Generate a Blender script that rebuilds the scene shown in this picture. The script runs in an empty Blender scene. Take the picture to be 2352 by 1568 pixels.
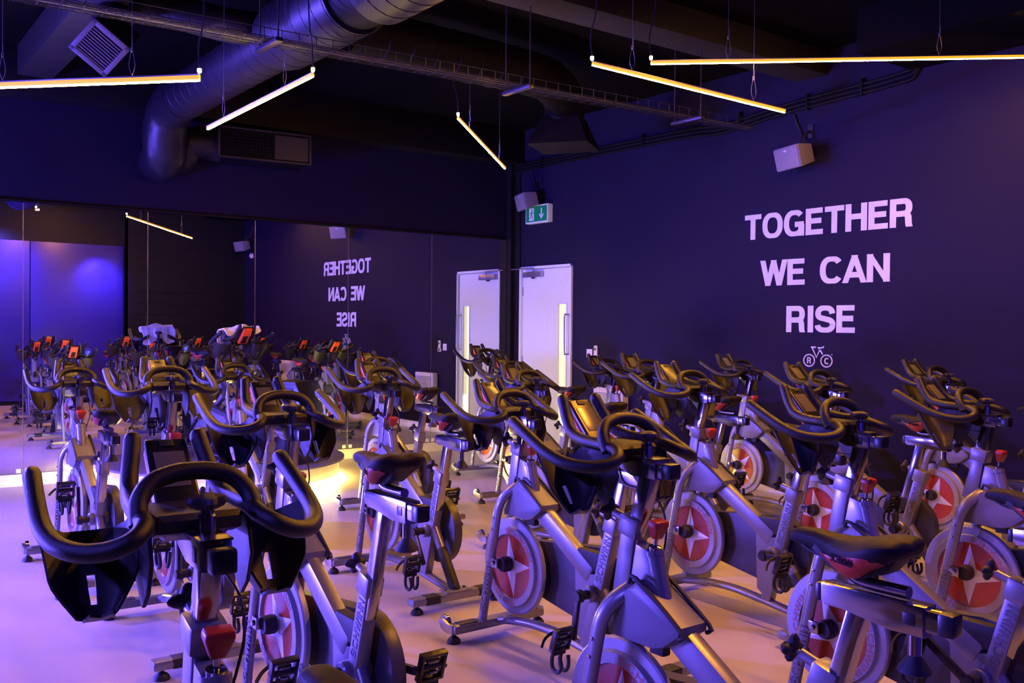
import bpy, bmesh, math, random
from mathutils import Vector, Matrix
random.seed(7)
PI = math.pi
R = math.radians
C = bpy.context.scene.collection

# ------------------------------------------------------------------ camera
CAM = Vector((8.875, 0.0, 1.39))
F_PX, YAW, PITCH, ROLL = 2162.92, 0.9289818, -0.015510578, 0.0098655
def camera():
    cy, sy, cp, sp, cr, sr = math.cos(YAW), math.sin(YAW), math.cos(PITCH), math.sin(PITCH), math.cos(ROLL), math.sin(ROLL)
    fwd = Vector((-sy*cp, cy*cp, sp)); right = Vector((cy, sy, 0)); up = right.cross(fwd)
    r2 = right*cr + up*sr; u2 = -right*sr + up*cr
    cd = bpy.data.cameras.new('camera'); co = bpy.data.objects.new('camera', cd); C.objects.link(co)
    m = Matrix.Identity(4)
    for i in range(3):
        m[i][0] = r2[i]; m[i][1] = u2[i]; m[i][2] = -fwd[i]; m[i][3] = CAM[i]
    co.matrix_world = m
    cd.sensor_width = 36; cd.lens = F_PX/2352*36; cd.clip_start = 0.05; cd.clip_end = 60
    bpy.context.scene.camera = co
camera()

# ------------------------------------------------------------------ world, exposure, lamps
w = bpy.data.worlds.new('world'); bpy.context.scene.world = w; w.use_nodes = True
w.node_tree.nodes['Background'].inputs[0].default_value = (0.02, 0.012, 0.06, 1)
w.node_tree.nodes['Background'].inputs[1].default_value = 0.25
vs = bpy.context.scene.view_settings
vs.view_transform = 'Standard'; vs.look = 'None'; vs.gamma = 1; vs.exposure = 0.0; vs.use_curve_mapping = False

BLUE = (0.135, 0.088, 1.0)
def spot(name, loc, target, power, color, size, blend=0.6, radius=0.08):
    l = bpy.data.lights.new(name, 'SPOT'); l.energy = power; l.color = color; l.spot_size = R(size); l.spot_blend = blend
    l.shadow_soft_size = radius
    o = bpy.data.objects.new(name, l); C.objects.link(o); o.location = loc
    o.rotation_euler = (Vector(target)-Vector(loc)).to_track_quat('-Z', 'Y').to_euler()
def area(name, loc, target, power, color, sx, sy):
    l = bpy.data.lights.new(name, 'AREA'); l.shape = 'RECTANGLE'; l.size = sx; l.size_y = sy; l.energy = power; l.color = color
    o = bpy.data.objects.new(name, l); C.objects.link(o); o.location = loc
    o.rotation_euler = (Vector(target)-Vector(loc)).to_track_quat('-Z', 'Y').to_euler()
# blue LED wash lamps along the near side, plus an added light by the mirror
spot('blue_wash_light', (1.6, -2.3, 2.9), (4.4, 3.0, 0.2), 650, BLUE, 110, 0.8, 0.10)
area('blue_floor_wash_lamp', (1.9, -2.7, 0.60), (4.0, 4.0, 1.1), 1150, BLUE, 1.8, 0.35)
spot('blue_wash_light', (0.40, -0.60, 2.30), (5.0, 2.4, 0.3), 2200, BLUE, 105, 0.8, 0.08)  # added in place of blue light bounced back by the mirror
spot('blue_wash_light', (4.6, -2.4, 2.9), (4.6, 2.2, 0.2), 150, BLUE, 95, 0.8, 0.10)
spot('blue_wash_light', (7.6, -2.2, 2.9), (6.6, 6.0, 1.0), 420, BLUE, 100, 0.8, 0.10)
# unseen blue lights added to make the two hot spots on the far panels
spot('added_panel_light', (8.20, 2.35, 2.9), (8.68, 2.5, 2.45), 420, (0.14, 0.09, 1.0), 100, 1.0, 0.05)
spot('added_panel_light', (8.10, 4.15, 2.5), (8.68, 4.1, 1.95), 170, (0.11, 0.06, 1.0), 100, 1.0, 0.05)
# unseen amber fill added to turn the near right floor orange
area('amber_floor_fill', (7.2, 3.4, 3.5), (7.2, 3.4, 0), 110, (1.0, 0.36, 0.03), 1.2, 0.06)

# unseen warm-white fill added to whiten the door and the floor before it
spot('door_fill_light', (1.6, 4.6, 3.3), (0.9, 6.3, 0.9), 45, (1.0, 0.86, 0.82), 70, 1.0, 0.1)

# ------------------------------------------------------------------ materials
def mat(name, col, rough=0.5, metal=0.0, bump=0.0, bscale=60, emis=None, estr=0, var=0.0, vscale=4, coat=0.0, spec=None):
    m = bpy.data.materials.new(name); m.use_nodes = True; nt = m.node_tree; b = nt.nodes['Principled BSDF']
    b.inputs['Base Color'].default_value = (*col, 1); b.inputs['Roughness'].default_value = rough; b.inputs['Metallic'].default_value = metal
    if coat: b.inputs['Coat Weight'].default_value = coat; b.inputs['Coat Roughness'].default_value = 0.15
    if spec is not None: b.inputs['Specular IOR Level'].default_value = spec
    tc = nt.nodes.new('ShaderNodeTexCoord')
    n = nt.nodes.new('ShaderNodeTexNoise'); n.inputs['Scale'].default_value = vscale; n.inputs['Detail'].default_value = 5
    nt.links.new(tc.outputs['Object'], n.inputs['Vector'])
    v = max(var, 0.03)
    mx = nt.nodes.new('ShaderNodeMix'); mx.data_type = 'RGBA'
    mx.inputs['A'].default_value = (*[c*(1-v) for c in col], 1); mx.inputs['B'].default_value = (*[min(1, c*(1+v)) for c in col], 1)
    nt.links.new(n.outputs['Fac'], mx.inputs['Factor']); nt.links.new(mx.outputs['Result'], b.inputs['Base Color'])
    if bump:
        n2 = nt.nodes.new('ShaderNodeTexNoise'); n2.inputs['Scale'].default_value = bscale; n2.inputs['Detail'].default_value = 3
        bp = nt.nodes.new('ShaderNodeBump'); bp.inputs['Strength'].default_value = bump; bp.inputs['Distance'].default_value = 0.002
        nt.links.new(tc.outputs['Object'], n2.inputs['Vector']); nt.links.new(n2.outputs['Fac'], bp.inputs['Height']); nt.links.new(bp.outputs['Normal'], b.inputs['Normal'])
    if emis:
        b.inputs['Emission Color'].default_value = (*emis, 1); b.inputs['Emission Strength'].default_value = estr
    return m
M = dict(
 silver=mat('silver_paint', (0.225, 0.225, 0.24), 0.36, 0.45, var=0.04, coat=0.25),
 wheelpaint=mat('flywheel_paint', (0.33, 0.33, 0.34), 0.42, 0.3, var=0.04),
 foam=mat('black_foam_grip', (0.010, 0.0095, 0.009), 0.40, 0, bump=0.35, bscale=900, spec=0.45),
 plastic=mat('black_moulded_plastic', (0.018, 0.0165, 0.015), 0.46, 0, bump=0.3, bscale=700, spec=0.4),
 gloss=mat('black_gloss_plastic', (0.009, 0.009, 0.009), 0.32),
 rubber=mat('black_rubber', (0.014, 0.014, 0.014), 0.6),
 chrome=mat('brushed_steel', (0.36, 0.35, 0.355), 0.15, 1.0, var=0.06, vscale=30),
 grey=mat('grey_plastic_cover', (0.15, 0.15, 0.17), 0.4),
 darkgrey=mat('dark_grey_cover', (0.05, 0.05, 0.06), 0.4),
 red=mat('red_plastic', (0.38, 0.032, 0.014), 0.35),
 orange=mat('orange_console_shell', (0.85, 0.10, 0.012), 0.4),
 reddisc=mat('red_flywheel_disc', (0.40, 0.050, 0.010), 0.25, var=0.15, vscale=20, coat=0.4),
 star=mat('silver_star_decal', (0.72, 0.72, 0.74), 0.35, 0.35),
 letter=mat('grey_lettering', (0.12, 0.12, 0.14), 0.5),
 ringletter=mat('pink_lettering', (0.42, 0.17, 0.13), 0.5),
 blackletter=mat('black_lettering', (0.006, 0.006, 0.006), 0.8, spec=0.1),
 saddle=mat('black_saddle_vinyl', (0.011, 0.010, 0.009), 0.60, 0, bump=0.1, bscale=300, spec=0.22),
 screen=mat('console_screen', (0.13, 0.125, 0.07), 0.24),
 labelpaper=mat('white_sticker', (0.6, 0.6, 0.58), 0.4),
 vinylblue=mat('blue_vinyl', (0.03, 0.06, 0.45), 0.35),
 vinylgreen=mat('green_vinyl', (0.10, 0.16, 0.06), 0.4),
 towel=mat('white_towelling', (0.80, 0.79, 0.80), 0.9, bump=0.8, bscale=400),
 wall=mat('dark_wall_paint', (0.0085, 0.0062, 0.0265), 0.7, bump=0.15, bscale=90, var=0.10, vscale=1.5, spec=0.15),
 wallblack=mat('black_wall_paint', (0.005, 0.005, 0.007), 0.6, bump=0.1, bscale=90, var=0.1, spec=0.2),
 ceil=mat('black_ceiling_paint', (0.0035, 0.003, 0.003), 0.8, bump=0.3, bscale=40, var=0.2, spec=0.05),
 beam=mat('brown_black_beam_paint', (0.009, 0.0065, 0.005), 0.75, var=0.15),
 duct=mat('dark_painted_duct', (0.015, 0.013, 0.020), 0.42, 0.3, var=0.1),
 ductdark=mat('black_painted_duct', (0.005, 0.0045, 0.005), 0.6, 0.0, var=0.1, spec=0.12),
 grille=mat('grey_grille', (0.08, 0.075, 0.11), 0.45, 0.3),
 traymetal=mat('tray_wire_metal', (0.07, 0.065, 0.09), 0.35, 0.8),
 steel=mat('galvanised_steel', (0.42, 0.42, 0.45), 0.3, 0.9, var=0.1),
 skirt=mat('white_skirting', (0.72, 0.70, 0.68), 0.45),
 door=mat('white_door_paint', (0.64, 0.70, 0.74), 0.45, var=0.02),
 white=mat('white_plastic', (0.62, 0.60, 0.60), 0.4),
 paint=mat('white_wall_lettering', (0.56, 0.62, 0.74), 0.7),
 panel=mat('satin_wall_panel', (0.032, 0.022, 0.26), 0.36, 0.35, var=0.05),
 speaker=mat('grey_speaker_shell', (0.20, 0.185, 0.22), 0.55),
 podtop=mat('podium_top_sheet', (0.17, 0.16, 0.26), 0.3, var=0.1, coat=0.3),
 podside=mat('podium_metal_side', (0.42, 0.40, 0.36), 0.4, 0.5, var=0.2, vscale=15),
 signgreen=mat('green_exit_sign', (0.0, 0.16, 0.07), 0.4, emis=(0.0, 0.30, 0.12), estr=0.16),
 signwhite=mat('white_exit_sign', (0.6, 0.6, 0.62), 0.4, emis=(0.5, 0.5, 0.6), estr=0.16),
 glass=mat('lit_vision_pane', (0.5, 0.5, 0.3), 0.2, emis=(0.85, 0.78, 0.36), estr=0.8),
 glasshot=mat('bright_lamp_seen_through_pane', (1, 1, 0.8), 0.3, emis=(1.0, 1.0, 0.75), estr=2.6),
 strip=mat('amber_led_diffuser', (1, 0.7, 0.3), 0.4, emis=(1.0, 0.43, 0.045), estr=480),
 amber=mat('amber_led_glow', (0.8, 0.4, 0.05), 0.4, emis=(1.0, 0.40, 0.02), estr=1.2),  # emissive glow that gives the battens orange edges
 stripend=mat('led_end', (1, 0.8, 0.5), 0.4, emis=(1.0, 0.6, 0.2), estr=60),
 under=mat('podium_led', (1, 0.9, 0.4), 0.4, emis=(1.0, 0.72, 0.16), estr=700),
)
# mirror
def mirror_mat():
    m = bpy.data.materials.new('mirror_glass'); m.use_nodes = True; b = m.node_tree.nodes['Principled BSDF']
    b.inputs['Base Color'].default_value = (0.74, 0.75, 0.76, 1); b.inputs['Metallic'].default_value = 1; b.inputs['Roughness'].default_value = 0.0
    return m
M['mirror'] = mirror_mat()
def floor_mat():
    m = bpy.data.materials.new('grey_resin_floor'); m.use_nodes = True; nt = m.node_tree; b = nt.nodes['Principled BSDF']
    tc = nt.nodes.new('ShaderNodeTexCoord')
    n = nt.nodes.new('ShaderNodeTexNoise'); n.inputs['Scale'].default_value = 0.9; n.inputs['Detail'].default_value = 8; n.inputs['Roughness'].default_value = 0.6
    n2 = nt.nodes.new('ShaderNodeTexNoise'); n2.inputs['Scale'].default_value = 7; n2.inputs['Detail'].default_value = 6
    nt.links.new(tc.outputs['Object'], n.inputs['Vector']); nt.links.new(tc.outputs['Object'], n2.inputs['Vector'])
    r = nt.nodes.new('ShaderNodeValToRGB'); r.color_ramp.elements[0].position = 0.3; r.color_ramp.elements[1].position = 0.75
    r.color_ramp.elements[0].color = (0.40, 0.37, 0.36, 1); r.color_ramp.elements[1].color = (0.52, 0.49, 0.48, 1)
    nt.links.new(n.outputs['Fac'], r.inputs['Fac']); nt.links.new(r.outputs['Color'], b.inputs['Base Color'])
    rr = nt.nodes.new('ShaderNodeMapRange'); rr.inputs['To Min'].default_value = 0.26; rr.inputs['To Max'].default_value = 0.46
    nt.links.new(n2.outputs['Fac'], rr.inputs['Value']); nt.links.new(rr.outputs['Result'], b.inputs['Roughness'])
    bp = nt.nodes.new('ShaderNodeBump'); bp.inputs['Strength'].default_value = 0.12; bp.inputs['Distance'].default_value = 0.004
    nt.links.new(n2.outputs['Fac'], bp.inputs['Height']); nt.links.new(bp.outputs['Normal'], b.inputs['Normal'])
    return m
M['floor'] = floor_mat()

# ------------------------------------------------------------------ mesh helpers
def V(*a): return Vector(a)
def obj(name, bm, m, parent=None, origin=None, sharp=38):
    if origin is not None:
        bmesh.ops.translate(bm, verts=bm.verts, vec=-Vector(origin))
    bmesh.ops.recalc_face_normals(bm, faces=bm.faces)
    me = bpy.data.meshes.new(name); bm.to_mesh(me); bm.free()
    if isinstance(m, str): m = M[m]
    me.materials.append(m)
    me.polygons.foreach_set('use_smooth', [True]*len(me.polygons))
    me.set_sharp_from_angle(angle=R(sharp))
    o = bpy.data.objects.new(name, me); C.objects.link(o)
    if origin is not None: o.location = origin
    if parent is not None: o.parent = parent
    return o
def thing(name, label, cat, loc=(0, 0, 0), rz=0, group=None):
    o = bpy.data.objects.new(name, None); C.objects.link(o); o.location = loc; o.rotation_euler = (0, 0, rz)
    o.empty_display_size = 0.1
    return tag(o, label, cat, group)
def tag(o, label, cat, group=None):
    o['label'] = label; o['category'] = cat
    if group: o['group'] = group
    return o
def struct(name, bm, m, parent=None):
    o = obj(name, bm, m, parent)
    if parent is None: o['kind'] = 'structure'
    return o
def box(bm, c, s, bev=0.0, rot=None, seg=2):
    g = bmesh.ops.create_cube(bm, size=1.0); vs_ = g['verts']
    for v in vs_: v.co = V(v.co.x*s[0], v.co.y*s[1], v.co.z*s[2])
    if bev:
        ed = list({e for v in vs_ for e in v.link_edges})
        r = bmesh.ops.bevel(bm, geom=ed, offset=min(bev, min(s)*0.49), segments=seg, profile=0.6, affect='EDGES')
        vs_ = list({v for f in r['faces'] for v in f.verts} | {v for v in vs_ if v.is_valid})
    mt = Matrix.Translation(Vector(c))
    if rot is not None: mt = mt @ rot.to_4x4()
    for v in vs_: v.co = mt @ v.co
    return vs_
def boxes(*specs):
    bm = bmesh.new()
    for s in specs: box(bm, *s)
    return bm
def bar(bm, p0, p1, w, d, bev=0.006, ref=V(0, 1, 0)):
    """rectangular tube from p0 to p1; w measured along ref (y), d across"""
    p0, p1 = Vector(p0), Vector(p1); z = (p1-p0); L = z.length; z.normalize()
    x = Vector(ref); x = (x - z*x.dot(z)).normalized(); y = z.cross(x)
    rot = Matrix((x, y, z)).transposed()
    return box(bm, (p0+p1)/2, (w, d, L), bev, rot)
def smooth_path(pts, n=6):
    pts = [Vector(p) for p in pts]
    if len(pts) < 3: return pts
    P = [pts[0]*2-pts[1]] + pts + [pts[-1]*2-pts[-2]]; out = []
    for i in range(1, len(P)-2):
        for k in range(n):
            t = k/n; a, b, c, d = P[i-1], P[i], P[i+1], P[i+2]
            out.append(0.5*((2*b)+(c-a)*t+(2*a-5*b+4*c-d)*t*t+(3*b-a-3*c+d)*t**3))
    out.append(pts[-1]); return out
def tube(bm, pts, r, seg=12, smooth=0, cap='flat', flat=1.0, ref=V(0, 1, 0)):
    """sweep; flat<1 squashes the section across ref"""
    pts = smooth_path(pts, smooth) if smooth else [Vector(p) for p in pts]
    n = len(pts); rings = []
    rad = r if isinstance(r, (list, tuple)) else [r]*n
    if len(rad) != n: rad = [rad[0]+(rad[-1]-rad[0])*i/(n-1) for i in range(n)]
    prev = None
    cen = list(pts); rr = list(rad)
    T = []
    for i in range(n):
        t = (pts[min(i+1, n-1)]-pts[max(i-1, 0)])
        T.append(t.normalized())
    if cap == 'round':
        a = []; b = []
        for k in (80, 55, 30):
            a.append((pts[0]-T[0]*rad[0]*math.sin(R(k)), rad[0]*math.cos(R(k)), T[0]))
            b.append((pts[-1]+T[-1]*rad[-1]*math.sin(R(k)), rad[-1]*math.cos(R(k)), T[-1]))
        b.reverse()
        cen = [x[0] for x in a]+cen+[x[0] for x in b]; rr = [x[1] for x in a]+rr+[x[1] for x in b]; T = [x[2] for x in a]+T+[x[2] for x in b]
    for i in range(len(cen)):
        t = T[i]
        if prev is None:
            u = Vector(ref); u = u - t*u.dot(t)
            if u.length < 1e-3: u = V(1, 0, 0) - t*t.x
        else:
            u = prev - t*prev.dot(t)
        u.normalize(); prev = u; v = t.cross(u)
        rings.append([bm.verts.new(cen[i]+u*(rr[i]*flat*math.cos(2*PI*k/seg))+v*(rr[i]*math.sin(2*PI*k/seg))) for k in range(seg)])
    for a, b in zip(rings, rings[1:]):
        for k in range(seg): bm.faces.new((a[k], a[(k+1) % seg], b[(k+1) % seg], b[k]))
    bm.faces.new(rings[0][::-1]); bm.faces.new(rings[-1])
def lathe(bm, prof, c=(0, 0, 0), axis=V(0, 0, 1), seg=24, ang=None):
    """prof: (radius, height along axis)"""
    ax = Vector(axis).normalized(); u = V(1, 0, 0) if abs(ax.x) < 0.9 else V(0, 1, 0)
    u = (u-ax*u.dot(ax)).normalized(); v = ax.cross(u); c = Vector(c); rings = []
    for r_, h_ in prof:
        if r_ < 1e-6: rings.append([bm.verts.new(c+ax*h_)])
        else: rings.append([bm.verts.new(c+ax*h_+(u*math.cos(2*PI*k/seg)+v*math.sin(2*PI*k/seg))*r_) for k in range(seg)])
    for a, b in zip(rings, rings[1:]):
        for k in range(seg):
            k2 = (k+1) % seg
            if len(a) == 1 and len(b) == 1: continue
            if len(a) == 1: bm.faces.new((a[0], b[k2], b[k]))
            elif len(b) == 1: bm.faces.new((a[k], a[k2], b[0]))
            else: bm.faces.new((a[k], a[k2], b[k2], b[k]))
    if len(rings[0]) > 1: bm.faces.new(rings[0][::-1])
    if len(rings[-1]) > 1: bm.faces.new(rings[-1])
def prism(bm, pts, y0, y1, bev=0.0, conv=None):
    """outline in (x,z) extruded from y0 to y1"""
    conv = conv or (lambda a, b, c: V(a, c, b))
    a = [bm.verts.new(conv(p[0], p[1], y0)) for p in pts]; b = [bm.verts.new(conv(p[0], p[1], y1)) for p in pts]
    n = len(pts); fs = [bm.faces.new(a[::-1]), bm.faces.new(b)]
    for i in range(n): fs.append(bm.faces.new((a[i], a[(i+1) % n], b[(i+1) % n], b[i])))
    if bev:
        ed = list({e for f in fs[:2] for e in f.edges})
        bmesh.ops.bevel(bm, geom=ed, offset=bev, segments=2, profile=0.6, affect='EDGES')
def one(fn, *a, **k):
    bm = bmesh.new(); fn(bm, *a, **k); return bm

# ------------------------------------------------------------------ stroke lettering
def arc(cx, cy, rx, ry, a0, a1, n=14, e=0.85):
    out = []
    for i in range(n+1):
        t = R(a0+(a1-a0)*i/n); c, s = math.cos(t), math.sin(t)
        out.append((cx+rx*math.copysign(abs(c)**e, c), cy+ry*math.copysign(abs(s)**e, s)))
    return out
S_ = 0.19
GL = {  # centre lines on a unit-high letter; width
 'T': ([[(0.0, .905), (.68, .905)], [(.34, .9), (.34, 0)]], .68),
 'O': ([arc(.40, .5, .305, .42, 0, 360, 32)], .80),
 'G': ([arc(.40, .5, .305, .42, 42, 322, 26) + [(.66, .44)], [(.42, .45), (.755, .45)], [(.675, .45), (.675, 0)]], .78),
 'E': ([[(.095, 0), (.095, 1)], [(.1, .905), (.61, .905)], [(.1, .52), (.57, .52)], [(.1, .095), (.63, .095)]], .64),
 'H': ([[(.095, 0), (.095, 1)], [(.625, 0), (.625, 1)], [(.1, .53), (.62, .53)]], .72),
 'R': ([[(.095, 0), (.095, 1)], [(.1, .905), (.40, .905)] + arc(.42, .685, .175, .22, 90, -90, 10) + [(.1, .465)], arc(.40, .30, .175, .17, 90, 0, 6) + [(.585, .10), (.61, -.06)]], .74),
 'W': ([[(.07, 1.06), (.28, -.06)], [(.27, -.06), (.50, 1.06)], [(.48, 1.06), (.71, -.06)], [(.70, -.06), (.91, 1.06)]], .98),
 'C': ([arc(.40, .5, .305, .42, 38, 322, 26)], .76),
 'A': ([[(.07, -.06), (.39, 1.06)], [(.36, 1.06), (.68, -.06)], [(.2, .29), (.56, .29)]], .75),
 'N': ([[(.095, 0), (.095, 1)], [(.615, 0), (.615, 1)], [(.07, 1.06), (.64, -.06)]], .71),
 'I': ([[(.095, 0), (.095, 1)]], .19),
 'S': ([[(.62, .70)] + arc(.36, .705, .25, .21, 10, 180, 10) + arc(.36, .68, .25, .16, 180, 262, 5) + arc(.36, .30, .27, .19, 82, 0, 5) + arc(.36, .30, .27, .215, 0, -175, 12)], .70),
}
def stroke(bm, pts, w, put, th):
    n = len(pts); closed = n > 3 and math.dist(pts[0], pts[-1]) < 1e-6
    L = []; Rr = []
    for i in range(n):
        if closed: a = pts[(i-1) % (n-1)]; b = pts[(i+1) % (n-1)] if i < n-1 else pts[1]
        else: a = pts[max(i-1, 0)]; b = pts[min(i+1, n-1)]
        dx, dy = b[0]-a[0], b[1]-a[1]; l = math.hypot(dx, dy) or 1; nx, ny = -dy/l*w/2, dx/l*w/2
        L.append((pts[i][0]+nx, pts[i][1]+ny)); Rr.append((pts[i][0]-nx, pts[i][1]-ny))
    f = [(bm.verts.new(put(*p, th)), bm.verts.new(put(*q, th))) for p, q in zip(L, Rr)]
    k = [(bm.verts.new(put(*p, 0)), bm.verts.new(put(*q, 0))) for p, q in zip(L, Rr)]
    for i in range(n-1):
        bm.faces.new((f[i][0], f[i+1][0], f[i+1][1], f[i][1]))
        bm.faces.new((f[i][0], k[i][0], k[i+1][0], f[i+1][0])); bm.faces.new((f[i][1], f[i+1][1], k[i+1][1], k[i][1]))
    if not closed:
        bm.faces.new((f[0][0], f[0][1], k[0][1], k[0][0])); bm.faces.new((f[-1][0], k[-1][0], k[-1][1], f[-1][1]))
def text_width(s, gap=.07, space=.36):
    return sum((space if ch == ' ' else GL[ch][1]+gap) for ch in s)-gap
def text(bm, s, put, th, gap=.07, space=.36, w=S_):
    x = 0
    for ch in s:
        if ch == ' ': x += space; continue
        st, wd = GL[ch]
        for q, pl in enumerate(st): stroke(bm, [(px+x, py) for px, py in pl], w, lambda u, v, t: put(u, min(1, max(0, v)), t), th*(1+.12*q))
        x += wd+gap

# ------------------------------------------------------------------ the room
RX, RY, RZ = 10.6, 6.60, 3.65     # far side, lettered wall, ceiling
YN = -2.9
struct('floor', boxes(((RX/2, (RY+YN)/2, -0.05), (RX+0.4, RY-YN+0.4, 0.1))), 'floor')
struct('ceiling', boxes(((RX/2, (RY+YN)/2, RZ+0.05), (RX+0.4, RY-YN+0.4, 0.1))), 'ceil')
wl = struct('wall_left', boxes(((-0.10, (RY+YN)/2, RZ/2), (0.2, RY-YN+0.4, RZ))), 'wall')
# lettered wall with the door opening cut out of it
DX0, DX1, DZ = 0.205, 1.130, 2.078
bm = bmesh.new()
box(bm, (DX0/2, RY+0.1, RZ/2), (DX0, 0.2, RZ)); box(bm, ((DX1+RX)/2, RY+0.1, RZ/2), (RX-DX1, 0.2, RZ)); box(bm, ((DX0+DX1)/2, RY+0.1, (DZ+RZ)/2), (DX1-DX0, 0.2, RZ-DZ))
struct('wall_back', bm, 'wall')
struct('wall_right', boxes(((RX+0.1, (1.25+YN)/2, RZ/2), (0.2, 1.25-YN+.1, RZ)), ((9.75, 1.25, RZ/2), (1.9, 0.1, RZ))), 'wallblack')
struct('wall_right_panelled', boxes(((8.80, 2.93, RZ/2), (0.2, 3.3, RZ))), 'wallblack')
bm = bmesh.new(); box(bm, (8.55, 5.55, RZ/2), (0.2, 2.1, RZ)); box(bm, (8.62, 4.53, RZ/2), (0.3, 0.06, RZ))
for i in range(17): box(bm, (8.447, 5.6, 0.15+i*0.2), (0.012, 2.0, 0.008))
struct('wall_right_boarded', bm, 'wallblack')
struct('wall_front', boxes(((RX/2, YN-0.1, RZ/2), (RX+.4, 0.2, RZ))), 'wall')
struct('baseboard_back', boxes(((4.9, RY-0.008, 0.05), (7.5, 0.016, 0.10), 0.004), ((0.16, RY-0.008, 0.05), (0.09, 0.016, 0.10), 0.004)), 'skirt')
struct('baseboard_left', boxes(((0.010, 1.8, 0.0515), (0.020, 9.35, 0.103), 0.003)), 'skirt')
# black corner boxing between the mirror and the door
struct('trim_1', boxes(((0.045, 6.568, RZ/2), (0.09, 0.064, RZ)), ((0.15, 6.592, RZ/2), (0.10, 0.016, RZ))), 'wallblack')
# shallow black bulkhead above the mirror
struct('trim_2', boxes(((0.012, 1.85, 2.412), (0.024, 9.4, 0.012))), 'wallblack')

# satin panels washed purple on the far side
pr = thing('wall_panelling', 'tall satin wall panels washed purple, seen in the mirror', 'wall panel', (8.70, 2.9, 0))
for i, (y0, y1) in enumerate(((1.32, 2.98), (2.99, 4.48))):
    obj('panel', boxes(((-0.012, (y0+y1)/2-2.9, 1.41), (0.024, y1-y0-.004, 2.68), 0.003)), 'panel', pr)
for i in range(5):
    for y in (3.06, 3.22):
        obj('screw', one(lathe, [(0.0, .004), (.006, .004), (.009, 0)], (-0.024, y-2.9, 0.5+i*0.52), V(-1, 0, 0), 10), 'chrome', pr)

# mirrors
YJ = [-2.60, -1.59, -0.575, 0.44, 1.456, 2.476, 3.489, 4.493, 5.508, 6.533]
where = ['a sliver at the far left edge of the photo', 'reflecting the purple panels', 'reflecting a slanting amber batten over black boards',
         'reflecting the left half of the backwards lettering', 'reflecting the heater and the start of the lettering', 'beside the corner reflecting the white door']
for i in range(3, 9):
    y0, y1 = YJ[i], YJ[i+1]
    mo = obj('wall_mirror', boxes(((0.0065, (y0+y1)/2, 1.2545), (0.012, y1-y0-0.006, 2.295))), 'mirror', sharp=1)
    tag(mo, 'tall frameless mirror ' + where[i-3], 'mirror')
cl_lab = {1.456: 'under the leftmost mirror joint', 2.476: 'under the second mirror joint from the left', 3.489: 'under the mirror joint behind the podium', 4.493: 'under the mirror joint right of the podium', 5.508: 'under the mirror joint nearest the door'}
for y in YJ[4:9]:
    c = thing('mirror_clip', 'pair of small clear clips ' + cl_lab[y], 'clip', (0.0125, y, 0.13))
    for s in (-1, 1): obj('clip_plate', boxes(((0.0035, s*0.035, 0), (0.006, 0.036, 0.036), 0.002)), 'white', c)
    obj('joint_strip', boxes(((-0.007, 0, 1.125), (0.007, 0.005, 2.29))), 'steel', c)

# ---- door
dr = thing('door_1', 'white door with a tall narrow lit vision pane in the lettered wall', 'door', (DX0, RY, 0)); dr['kind'] = 'structure'
obj('door_frame', boxes(((0.016, 0.02, DZ/2), (0.032, 0.09, DZ), .002), ((DX1-DX0-0.010, 0.02, DZ/2), (0.020, 0.09, DZ), .002), (((DX1-DX0)/2, 0.02, DZ-0.014), (DX1-DX0, 0.09, 0.028), .002)), 'door', dr)
bm = bmesh.new(); lx0, lx1, lz0, lz1 = 0.034, 0.902, 0.07, 2.045; vx0, vx1, vz0, vz1 = 0.675, 0.815, 0.30, 1.645
box(bm, ((lx0+vx0)/2, 0.03, (lz0+lz1)/2), (vx0-lx0, 0.044, lz1-lz0)); box(bm, ((vx1+lx1)/2, 0.03, (lz0+lz1)/2), (lx1-vx1, 0.044, lz1-lz0))
box(bm, ((vx0+vx1)/2, 0.03, (vz1+lz1)/2), (vx1-vx0, 0.044, lz1-vz1)); box(bm, ((vx0+vx1)/2, 0.03, (vz0+lz0)/2), (vx1-vx0, 0.044, vz0-lz0))
leaf = obj('door_leaf', bm, 'door', dr)
obj('kick_gap', boxes((((lx0+lx1)/2, 0.04, 0.035), (lx1-lx0, 0.03, 0.068))), 'wallblack', dr)
obj('vision_pane', boxes((((vx0+vx1)/2, 0.03, (vz0+vz1)/2), (vx1-vx0, 0.010, vz1-vz0))), 'glass', dr)
obj('corridor_lamp_glow', boxes(((vx0+0.055, 0.022, (vz0+vz1)/2), (0.020, 0.004, vz1-vz0-.02)), ((vx0+0.10, 0.022, 0.42), (0.07, 0.004, 0.22))), 'glasshot', dr)
obj('pane_bead', boxes(((vx0-.006, 0.006, (vz0+vz1)/2), (0.012, 0.012, vz1-vz0+.024)), ((vx1+.006, 0.006, (vz0+vz1)/2), (0.012, 0.012, vz1-vz0+.024)), (((vx0+vx1)/2, 0.006, vz1+.006), (vx1-vx0, 0.012, 0.012)), (((vx0+vx1)/2, 0.006, vz0-.006), (vx1-vx0, 0.012, 0.012))), 'door', dr)
obj('door_handle', one(tube, [(0.862, 0.006, 1.10), (0.862, -0.055, 1.10), (0.862, -0.062, 1.12), (0.862, -0.062, 1.51), (0.862, -0.055, 1.53), (0.862, 0.006, 1.53)], 0.010, 10), 'steel', dr)
for z in (1.80, 1.0, 0.3): obj('hinge', boxes(((0.036, 0.004, z), (0.012, 0.016, 0.10), .002)), 'steel', dr)
clo = obj('door_closer', boxes(((0.25, -0.022, 1.985), (0.33, 0.046, 0.062), .004)), 'steel', dr)
obj('closer_arm', boxes(((0.05, -0.05, 2.055), (0.46, 0.02, 0.010), .002), ((0.27, -0.03, 2.04), (0.02, 0.02, 0.04), .002)), 'steel', clo)
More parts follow.
